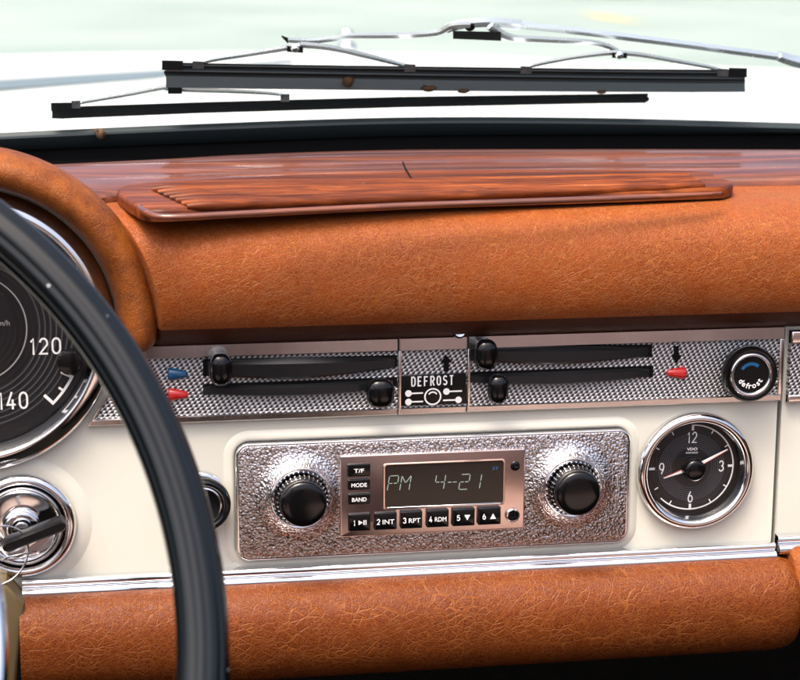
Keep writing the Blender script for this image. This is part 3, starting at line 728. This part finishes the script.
hand(26.5, 20.5, 1.05, HC+1.6, 'minute_hand'); hand(198, 15.6, 1.15, HC+.8, 'hour_hand')
m = MB(); m.lathe([(5.6, HC+.2), (5.6, 2.6), (5.2, 3.8), (4, 4.3), (0, 4.5)], *cc, 48); m.build('hub', M['black'], ck, 50)
m = MB(); m.lathe([(0, 3.2), (18, 2.9), (25, 2.2)], *cc, 64); 
# (the hub stem goes through the lens)
m = MB(); m.lathe([(5.7, 1.6), (24.9, 1.6)], *cc, 64); m.build('lens', M['lens'], ck)

# ------------------------------------------------------------------ speedometer
sp = thing('speedometer', 'large round speedometer with white numbers, half hidden behind the steering wheel', 'speedometer', (gc[0], gc[1], 0))
m = MB(); m.lathe(cat([(67.2, .3), (67.2, 3.5), (66.2, 6), (64, 7.6), (60.5, 9), (58.6, 8.6), (57.4, 5), (56.6, 1), (56.2, -3)], 4), *gc, 140); m.build('bezel', M['chrome'], sp, 60)
m = MB(); m.lathe([(57, 2), (56, -4.2)], *gc, 100); m.build('dial_wall', M['satin'], sp)
HS = -4
m = MB(); m.lathe([(0, HS), (57, HS)], *gc, 120); face = m.build('dial', M['gauge'], sp)
m = MB(); h = HS+.15
q = A(46, 346, HS); m.strokes('120', *q, h, 8.2, 4.5, 1.4, .95)
q = A(13.5, 400.5, HS); m.strokes('140', *q, h, 8.5, 4.4, 1.3, .95)
q = A(-40, 413, HS); m.strokes('160', *q, h, 8.6, 5.0, 1.5, .95)
m.arc(*gc, 51.6, 52.9, -28, -45, h, 24)
def tick(a, r0, r1, w):
    e = Vector((cos(R(a)), sin(R(a)))); nn = Vector((-e.y, e.x))*w/2; c = Vector(gc)
    m.add([(*(c+e*r0-nn), h+.02), (*(c+e*r1-nn), h+.02), (*(c+e*r1+nn), h+.02), (*(c+e*r0+nn), h+.02)], [(0, 1, 2, 3)])
tick(-45, 46.5, 52.9, 1.5); tick(-36.5, 49.5, 52.2, 1.1); tick(-28, 46.5, 52.9, 1.5); tick(0, 46.5, 52.9, 1.5); tick(-8, 49.5, 52.2, 1.1); tick(-18, 49.5, 52.2, 1.1); tick(14, 46.5, 52.9, 1.5); tick(28, 46.5, 52.9, 1.5)
m.build('markings', M['print'], face, flat=True)
m = MB(); m.arc(*gc, 25.6, 26.2, 0, 360, h, 90)
q = A(2, 323, HS); m.text('km/h', *q, h, 2.6, 7, 0, 0); m.build('inner_ring', M['print_grey'], face, flat=True)
q = A(70, 363, 2); m = MB(); m.lathe([(5.8, HS), (5.8, 2), (5.2, 3.2), (3, 3.6), (0, 3.7)], *q, 40); m.build('reset_knob', M['black'], sp, 50)
m = MB(); m.lathe([(0, .2), (56.6, .2)], *gc, 100); m.build('lens', M['lens'], sp)

# ------------------------------------------------------------------ ignition lock with its key
ig = thing('ignition_lock', 'round chrome ignition lock below the speedometer', 'ignition lock', (ign[0], ign[1], 0))
m = MB(); m.lathe(cat([(25.2, .3), (25.6, 2.4), (24.6, 4.6), (22.6, 5.6), (21, 4.8), (20.4, 3)], 4), *ign, 90); m.build('bezel', M['chrome'], ig, 60)
m = MB(); m.lathe([(20.8, 3), (20.2, 1.4), (18.6, 1.4)], *ign, 72); m.build('groove', M['satin'], ig)
m = MB(); m.lathe(cat([(19.6, 1.2), (19.4, 3.6), (18.4, 4.6), (16.5, 3.6), (12, 3.0), (8.6, 3.2), (8.2, 6.8), (7.2, 7.8), (5, 7.9), (4.4, 7)], 3), *ign, 72); m.build('barrel', M['chrome'], ig, 50)
m = MB(); m.lathe([(0, 7.4), (4.6, 7.4)], *ign, 32); m.build('key_slot', M['satin'], ig)
key = thing('key', 'dark ignition key standing in the chrome lock', 'key', (ign[0], ign[1], 10))
a, b = Vector(A(64, 523, 14)), Vector(A(5, 546, 20)); e = (b-a).normalized(); nn = Vector((-e.y, e.x))
m = MB(); L = (b-a).length; rr = []
for t, s in ((-.03, .35), (0, .75), (.04, 1), (.5, .95), (.96, 1), (1, .75), (1.03, .35)):
    p = a+e*L*t; rr.append([(*(p+nn*x*s*3.1), y+6*t) for x, y in ((-1, 9), (1, 9), (1, 16), (.6, 18), (-.6, 18), (-1, 16))])
m.loft(rr); m.build('key_grip', M['satin'], key, 40)
m = MB(); m.lathe([(4, 6), (4, 12), (0, 12)], ign[0], ign[1], 24); m.build('key_blade', M['chrome'], key)
m = MB(); q = A(20, 552, 20)
m.ringtube((q[0], q[1]-2, 20), (.95, .25, .2), (-.2, .35, .9), 9, [(.45*cos(k*pi/3), .45*sin(k*pi/3)) for k in range(6)], 60)
kr = tag(m.build('key_ring', M['chrome'], None, 60), 'thin wire ring hanging from the ignition key', 'key ring')
m = MB(); q = A(-2, 556, 22); m.ringtube((q[0], q[1], 22), (.9, .3, -.3), (-.2, .95, .2), 15, [(.5*cos(k*pi/3), .5*sin(k*pi/3)) for k in range(6)], 70)
tag(m.build('key_ring', M['chrome'], None, 60), 'larger wire split ring at the left edge below the ignition lock', 'key ring')

# ------------------------------------------------------------------ pull switch behind the wheel
ps = thing('pull_switch', 'black ringed pull switch with chrome core between steering wheel and radio', 'switch', (psw[0], psw[1], 0))
m = MB(); m.lathe([(12.8, .2), (12.8, 2.4), (12, 3.4), (10.5, 3.6)], psw[0]-1.2, psw[1]+2, 48); m.build('base_ring', M['chrome'], ps, 50)
m = MB(); m.lathe(cat([(9.5, 3), (11.6, 5), (13.2, 8), (13, 11), (11.6, 12.4), (10, 11.8), (9.4, 9.5)], 4), *psw, 56); m.build('grip', M['black'], ps, 60)
m = MB(); m.lathe([(9.8, 9.6), (9.2, 10.8), (8.2, 11), (7.4, 9.6), (7.2, 5)], *psw, 48); m.build('chrome_ring', M['chrome'], ps, 60)
m = MB(); m.lathe([(7.4, 6.5), (3, 5.5), (0, 5.2)], *psw, 40); m.build('core', M['slot'], ps)

# ------------------------------------------------------------------ steering wheel
wc, tl, sk, wr, tr_ = (-316.97, -250.58, -48.31), .489595, -.028132, 202.63, 9.43
E1 = Vector((cos(sk), 0, -sin(sk)))                                  # (u, v, h)
e2 = Vector((0, sin(tl), cos(tl))); e1w = Vector((cos(sk), sin(sk), 0)); e2 = (e2-e1w*(e1w.dot(e2))).normalized()
E2 = Vector((e2.x, e2.z, -e2.y)); WC = Vector((wc[0], wc[2], -wc[1])); AX = E1.cross(E2)
sw = thing('steering_wheel', 'thin rimmed glossy black steering wheel with chrome horn ring', 'steering wheel', tuple(WC))
sec = []
for k in range(72):                                                  # round section with two shallow moulded grooves
    t = 2*pi*k/72; r = tr_*(1-.07*math.exp(-((t-.62*pi)/.11)**2)-.07*math.exp(-((t-.28*pi)/.10)**2)-.04*math.exp(-((t-.46*pi)/.07)**2))
    sec.append((r*cos(t), r*sin(t)))
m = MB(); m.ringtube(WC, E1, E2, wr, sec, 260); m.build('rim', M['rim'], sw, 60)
m = MB(); m.ringtube(WC-AX*8, E1, E2, 131.5, [(3.3*cos(k*pi/8), 4.2*sin(k*pi/8)) for k in range(16)], 180); m.build('horn_ring', M['bright'], sw, 60)
for s in (1, -1):
    m = MB(); D = -E2*s*.35+E1*s*0-E2*0
    dr = (E1*s*.94-E2*.34).normalized()
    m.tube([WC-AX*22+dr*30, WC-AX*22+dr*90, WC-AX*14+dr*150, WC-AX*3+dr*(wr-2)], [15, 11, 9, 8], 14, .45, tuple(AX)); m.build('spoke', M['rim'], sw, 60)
m = MB(); rr = []
for z, r in ((-60, 36), (-30, 44), (-10, 46), (2, 42), (8, 30), (10, 4)):
    rr.append([tuple(WC+AX*z+E1*r*cos(2*pi*k/48)+E2*r*sin(2*pi*k/48)) for k in range(48)])
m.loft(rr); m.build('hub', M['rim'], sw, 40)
m = MB(); rr = []
for z, r in ((-310, 30), (-60, 30)):
    rr.append([tuple(WC+AX*z+E1*r*cos(2*pi*k/40)+E2*r*sin(2*pi*k/40)) for k in range(40)])
m.loft(rr); m.build('column', M['satin'], sw, 40)

# ------------------------------------------------------------------ windscreen
ws = thing('windscreen', 'clear raked windscreen glass behind the dashboard with black lower seal', 'windscreen', (0, G0.z, -G0.y))
m = MB()
def gpt(x, s, o): p = Vector((x, G0.y, G0.z))+GT*s+GN*o; return (p.x, p.z, -p.y)
m.loft([[gpt(-640, -6, o), gpt(640, -6, o), gpt(600, 390, o), gpt(-600, 390, o)] for o in (-2.5, 2.5)]); m.build('pane', M['glass'], ws, flat=True)
m = MB(); pt = [((-70, 141), (-70, 155)), ((0, 137), (0, 151)), ((200, 128), (200, 143)), ((400, 121.5), (400, 136)), ((600, 122), (600, 134.5)), ((800, 127), (800, 134.5)), ((880, 129), (880, 136))]
rr = []
for x in cat([(*a, *b) for a, b in pt], 6):
    t, b = Vector(G(x[0], x[1], -6)), Vector(G(x[2], x[3], -6))
    n3 = Vector((0, GN.z, -GN.y)); 
    rr.append([tuple(b), tuple(b.lerp(t, .5)-n3*1.5), tuple(b.lerp(t, .93)-n3*1.0), tuple(t), tuple(t+n3*3.2), tuple(b+n3*3.2)])
m.loft(rr); m.build('seal', M['seal'], ws, 30)
m = MB(); rr = []
for x in cat([(-70, 166, 154), (0, 162, 150), (200, 158, 142), (400, 152, 135), (600, 151.5, 133.5), (880, 152, 134.5)], 6):
    a = Vector(S(x[0], x[1], lift=-4)); q = Vector(G(x[0], x[2], -5.5))
    rr.append([(a.x, a.y, a.z), (a.x, a.y-16, a.z), (q.x, a.y-16, q.z-3), (q.x, q.y-1, q.z-3), (q.x, q.y+1, q.z)])
m.loft(rr, closed=False, cap=(False, False)); m.build('screen_channel', M['slot'], ws)  # black colour stands in for shade in the trench below the glass

# ------------------------------------------------------------------ wipers on the outside of the glass
def bar(m, pts, o0, o1, rnd=.25):
    rr = []
    for x, yt, yb in pts:
        t, b = Vector(G(x, yt, o0)), Vector(G(x, yb, o0)); t2, b2 = Vector(G(x, yt, o1)), Vector(G(x, yb, o1))
        rr.append([tuple(b), tuple(t), tuple(t2), tuple(b2)])
    return m.loft(rr)
def arm(m, pts, wd, o=14, flat=.35):
    P = cat([G(x, y, o+(k if isinstance(k, (int, float)) else 0)) for x, y, k in [(*p, 0) if len(p) == 2 else p for p in pts]], 5)
    n = len(P); ws_ = [wd[0]+(wd[1]-wd[0])*i/(n-1) for i in range(n)]
    return m.tube(P, [w*.85 for w in ws_], 6, flat+.2, (0, GN.z, -GN.y))
wp = thing('wiper', 'upper wiper with wide grey rubber blade and long silver arm', 'wiper', G(450, 75, 8))
m = MB(); bar(m, [(163, 62.5, 68), (300, 65, 70), (450, 67, 72.5), (600, 69, 74.5), (746, 70, 76)], 3, 10); bar(m, [(164, 71, 74), (450, 75.5, 78.2), (745, 78.5, 81)], 3, 10.5); m.build('blade_holder', M['rubber'], wp, 20)
m = MB(); bar(m, [(165, 67.5, 76.5), (300, 69.5, 79), (450, 72, 81), (600, 74, 83), (745, 75.5, 84)], 4, 7); m.build('blade_spine', M['spine'], wp, 20)
m = MB(); bar(m, [(164, 64.3, 65.3), (300, 66.6, 67.6), (450, 68.9, 69.9), (600, 70.9, 71.9), (745, 72.2, 73.2)], 2.6, 5); bar(m, [(165, 70, 71.2), (300, 72.2, 73.4), (450, 74.6, 75.8), (600, 76.6, 77.8), (744, 78, 79.2)], 2.6, 5); m.build('steel_strip', M['grey_rubber'], wp, 20)
m = MB(); bar(m, [(166, 76, 87.5), (250, 77.5, 89), (450, 80.5, 91), (600, 82.5, 92), (690, 83.5, 92.3), (745, 83.5, 92)], 3.4, 6); m.build('blade_rubber', M['grey_rubber'], wp, 20)
for x0, x1, y0, y1 in ((162, 183, 60.5, 70), (729, 747, 68, 77)): m = MB(); bar(m, [(x0, y0, y1), (x1, y0+.5, y1+.5)], 2, 13); m.build('end_cap', M['rubber'], wp, 20)
for q, o0, o1 in (([(287, 46, 52), (303, 47, 53)], 8, 20), ([(612, 52.5, 58), (627, 53, 58.5)], 8, 20), ([(281.5, 35.5, 37), (288, 38, 44)], 12, 16), ([(453, 31, 39), (501, 32, 41)], 16, 24)):
    m = MB(); bar(m, q, o0, o1); m.build('clip', M['rubber'], wp, 20)
m = MB()
arm(m, [(196, 65), (212, 60), (250, 54), (284, 48.5), (300, 46)], (1.8, 3.0)); arm(m, [(300, 45), (330, 48), (370, 57), (398, 64), (412, 67)], (3.0, 1.6))
m.build('yoke', M['silver'], wp, 25)
m = MB(); arm(m, [(522, 69), (535, 65), (570, 58), (605, 53.5), (622, 53)], (1.6, 2.6)); arm(m, [(616, 53), (640, 55), (680, 62), (712, 68), (726, 72)], (2.6, 1.4)); m.build('yoke', M['silver'], wp, 25)
m = MB(); arm(m, [(286, 40), (312, 41), (335, 38.5), (350, 36), (400, 35.5), (436, 33), (452, 26), (470, 25)], (2.6, 3.0), 20); arm(m, [(490, 26), (508, 37), (540, 39.5), (585, 42), (606, 46), (618, 52)], (3.4, 2.2), 20); m.build('bridge', M['silver'], wp, 25)
m = MB(); arm(m, [(446, 29), (462, 24.5), (490, 22.5), (520, 25)], (4.2, 4.6), 26, .4); arm(m, [(505, 23.5), (600, 34), (700, 46.5), (782, 57.5)], (3.0, 3.4), 27, .5); m.build('arm', M['silver'], wp, 25)
m = MB(); arm(m, [(778, 56), (800, 62.5), (880, 80), (960, 105)], (4.2, 6), 27, .7); m.build('arm_ferrule', M['silver'], wp, 25)
for x, y in ((198, 64.5), (410, 67.5), (526, 69.5), (723, 72)):
    m = MB(); bar(m, [(x-5.5, y-3.2, y+4.4), (x+5.5, y-2.9, y+4.7)], 2.2, 13); m.build('claw', M['silver'], wp, 20)
for x, y in ((295, 48.5), (619.5, 55)):
    q = Vector(G(x, y, 7)); ax = Vector((0, GN.z, -GN.y)); m = MB(); m.tube([q, q-ax*1.6], [2.4, 1.8], 14); m.build('rivet', M['silver'], wp, 40)
m = MB(); q = Vector(G(470, 26, 21)); ax = Vector((0, GN.z, -GN.y))
m.tube([q-ax*1.0, q-ax*1.6], [3.0, 2.6], 16); m.build('pivot_nut', M['satin'], wp, 40)
w2 = thing('wiper', 'lower wiper with thin black blade close to the black windscreen seal', 'wiper', G(350, 105, 8))
m = MB(); bar(m, [(51, 103, 111), (72, 102.6, 111)], 2, 13); bar(m, [(52, 109, 118.5), (64, 109, 119)], 3, 9); m.build('end_cap', M['rubber'], w2, 20)
m = MB(); bar(m, [(62, 107, 111), (200, 102.4, 106), (400, 97, 100.4), (648, 93.5, 96.6)], 3, 9); m.build('blade_holder', M['seal'], w2, 20)
m = MB(); bar(m, [(62, 110.6, 118.8), (200, 105.6, 113.2), (400, 100, 107.4), (600, 96.8, 103.4), (645, 96, 103), (649, 97.5, 100.5)], 2.5, 6); m.build('blade_rubber', M['rubber'], w2, 20)
m = MB(); arm(m, [(72, 104.5), (90, 101), (130, 94), (158, 88.5), (172, 86.5)], (1.5, 2.6)); arm(m, [(165, 88), (190, 90), (235, 91.5), (270, 93.5), (288, 96)], (2.6, 1.3)); m.build('yoke', M['silver'], w2, 25)
m = MB(); bar(m, [(168, 86, 94), (182, 86, 94)], 6, 18); m.build('clip', M['rubber'], w2, 20)
for x, y in ((76, 104.5), (285, 98)):
    m = MB(); bar(m, [(x-4.5, y-3.6, y+4), (x+4.5, y-3.9, y+3.7)], 2.2, 12); m.build('claw', M['silver'], w2, 20)
m = MB(); arm(m, [(168, 86), (210, 84), (300, 80), (420, 74), (560, 74), (700, 82)], (2, 3), 8); m.build('arm', M['satin'], w2, 60)

# ------------------------------------------------------------------ bonnet, washer jet, dried bits
bn = thing('bonnet', 'broad white car bonnet seen through the windscreen', 'bonnet', Wm(0, .9, .03))
m = MB(); NX, NY = 40, 30
def front(x): return 1.70-.10*(x/.5)**2-.5*max(0, abs(x)-.35)**2/.12
rr = []
for j in range(NY+1):
    row = []
    for i in range(NX+1):
        x = -.80+1.6*i/NX; y = .235+(front(x)-.235)*j/NY
        t = j/NY
        z = .058-.022*(y-.24)-.02*(x/.8)**2+.012*math.exp(-((abs(x)-.66)/.1)**2)
        z -= .09*max(0, (t-.9)/.1)**2+.04*max(0, (abs(x)-.7)/.1)**2
        row.append(Wm(x, y, z))
    rr.append(row)
m.loft(rr, closed=False, cap=(False, False)); m.build('panel', M['white'], bn, 60)
m = MB(); rr = []
def onbon(px, py): return hit(px, py, (0, 0, 58-.022*-240+1.2), Vector((0, .022, 1)).normalized())
for x, y0, y1 in ((-40, 83, 91), (0, 80, 88.5), (80, 75, 83), (150, 71, 78), (165, 70, 76), (220, 65.5, 69.5), (292, 60, 61.8)):
    t, b = Vector(onbon(x, y0)), Vector(onbon(x, y1)); rr.append([tuple(b-Vector((0, 2, 0))), tuple(b), tuple(t), tuple(t-Vector((0, 2, 0)))])
m.loft(rr); m.build('grey_strip', M['spine'], bn, 30)  # grey strip across the bonnet, tapering to the right
q = onbon(347, 49); m = MB(); s = 12
m.loft([[(q[0]+r*cos(2*pi*k/20), q[1]+z, q[2]+r*sin(2*pi*k/20)) for k in range(20)] for z, r in ((-3, s*.9), (3, s), (6, s*.9), (8, s*.6), (13, s*.55), (18, s*.7), (23, s*.55), (25, s*.2))])
tag(m.build('washer_jet', M['chrome'], None, 50), 'small chrome washer jet on the bonnet behind the upper wiper', 'washer jet')
def blob(p, r, label, st=(1.3, .8, 1)):
    m = MB(); rr = []
    for i in range(7):
        a = pi*i/6; z = cos(a); q = max(.04, sin(a))
        rr.append([(p[0]+r*st[0]*q*cos(2*pi*k/10)*random.uniform(.75, 1.2), p[1]+r*st[1]*z*random.uniform(.9, 1.1), p[2]+r*st[2]*q*sin(2*pi*k/10)*random.uniform(.75, 1.2)) for k in range(10)])
    m.loft(rr)
    for k in range(3):
        a = random.uniform(0, 2*pi); m.tube([p, (p[0]+r*2*cos(a), p[1]+r*.9, p[2]+r*sin(a))], [r*.4, r*.1], 5)
    tag(m.build('dry_bud', M['seed'], None, 40), label, 'dry bud', 'dried buds fallen on the wipers and seal')
blob(G(348, 81, 3), 3.2, 'largest dried brown bud, on the left half of the upper wiper blade', (1.1, 1.1, 1))
blob(G(429, 88.5, 3), 2.4, 'pale brown dried bud on the upper wiper blade, left of a smaller one', (2.0, .8, 1))
blob(G(463, 91, 3), 2.0, 'small flat dried bud near the middle of the upper wiper blade', (1.8, .7, 1))
blob(G(601, 92, 3), 1.6, 'tiny dried bud on the right half of the upper wiper blade', (2, .7, 1))
blob(G(100.5, 134, -9), 2.8, 'brown dried bud lying on the black windscreen seal at left', (1.0, 1.1, 1))

# ------------------------------------------------------------------ beyond the bonnet
q0, q1 = hit(593, 16, (0, 0, -846), Vector((0, 0, 1))), hit(634, 21, (0, 0, -846), Vector((0, 0, 1)))
m = MB(); m.add([(q0[0], -846, q0[2]-700), (q1[0], -846, q1[2]-700), (q1[0], -846, q1[2]+500), (q0[0], -846, q0[2]+300)], [(0, 1, 2, 3)]); tag(m.build('road_marking', M['ochre'], None), kind='structure')
pc = thing('parked_car', 'pale green parked car blurred beyond the bonnet at top right', 'car', Wm(8.2, 24, -.85))
def carring(x, z0, z1, w, y=24):
    return [Wm(x, y-w, z0), Wm(x, y-w*1.03, (z0+z1)/2), Wm(x, y-w*.93, z1), Wm(x, y+w*.93, z1), Wm(x, y+w*1.03, (z0+z1)/2), Wm(x, y+w, z0)]
m = MB(); m.loft([carring(x, *k) for x, *k in ((6.0, -.45, -.2, .6), (6.15, -.62, -.06, .78), (7.2, -.62, .05, .85), (9.6, -.62, .08, .85), (10.3, -.6, .0, .78), (10.45, -.45, -.15, .6))]); m.build('body', M['pale_car'], pc, 30)
m = MB(); m.loft([carring(x, .0, z, w) for x, z, w in ((7.2, .06, .74), (7.9, .52, .64), (9.2, .55, .64), (10.0, .07, .72))]); m.build('cabin', M['car_glass'], pc, 30)
for x in (6.85, 9.6):
    for y in (23.22, 24.78):
        m = MB(); m.loft([[Wm(x+r*cos(2*pi*k/24), y+o, -.54+r*sin(2*pi*k/24)) for k in range(24)] for o, r in ((-.1, .12), (-.1, .27), (-.07, .31), (.07, .31), (.1, .27), (.1, .12))]); m.build('wheel', M['rubber'], pc, 40)

# ------------------------------------------------------------------ the car's tan seats out of view behind the camera (they give the chrome its warm reflections)
def car_seat(x, label):
    s = thing('front_seat', label, 'car seat', Wm(x, -.95, -.6))
    def cushion(name, rings):
        m = MB(); m.loft([[(x*1000+a*w, b, c) for a, b, c in []] or r for r in rings]); m.build(name, M['seat'], s, 60)
    def sec_(y, zc, w, t): return [Wm(x+w*a, y, zc+t*b) for a, b in rrect(-1, -1, 1, 1, .35, 4)]
    cushion('seat_base', [sec_(y, z, w, t) for y, z, w, t in ((-.46, -.42, .22, .05), (-.49, -.42, .25, .085), (-.7, -.43, .26, .10), (-.98, -.45, .26, .10), (-1.02, -.45, .25, .08))])
    cushion('backrest', [[Wm(x+w*a, -1.06-.16*k+t*b, -.36+.52*k) for a, b in rrect(-1, -1, 1, 1, .35, 4)] for k, w, t in ((0, .24, .07), (.05, .26, .09), (.5, .26, .09), (.92, .25, .07), (1, .22, .04))])
car_seat(-.38, 'tan leather driver seat behind the steering wheel'); car_seat(.36, 'tan leather passenger seat facing the glove box')
m = MB(); m.box(-760, -600, 760, 60, 1330, 1345, 6); m.box(-760, 40, 760, 60, 1345, 1900, 4)
tag(m.build('unseen_bulkhead', M['seat']), 'unseen tan bulkhead added behind the two car seats for warm reflections', 'bulkhead')  # unseen panel added so the radio front and chrome reflect tan
for sx_, lab in ((-1, 'unseen dark driver door added to darken reflections in the steering wheel'), (1, 'unseen dark passenger door added for dark reflections')):
    dr_ = thing('unseen_door', lab, 'car door', Wm(sx_*.74, -.5, -.6))  # unseen dark doors added to darken reflections in rim and chrome
    m = MB(); m.loft([[Wm(sx_*(.72+.03*abs(b)), -.5+.78*a, -.28+.33*b) for a, b in rrect(-1, -1, 1, 1, .06, 4)], [Wm(sx_*.80, -.5+.78*a, -.28+.33*b) for a, b in rrect(-1, -1, 1, 1, .06, 4)]]); m.build('door_panel', M['carpet'], dr_, 40)
    m = MB(); m.tube([Wm(sx_*.70, -.8+.1*k, -.12+.012*sin(k*pi/4)) for k in range(5)], [.012*1000*1.6]*5, 12); m.build('arm_rest', M['cowl'], dr_, 60)
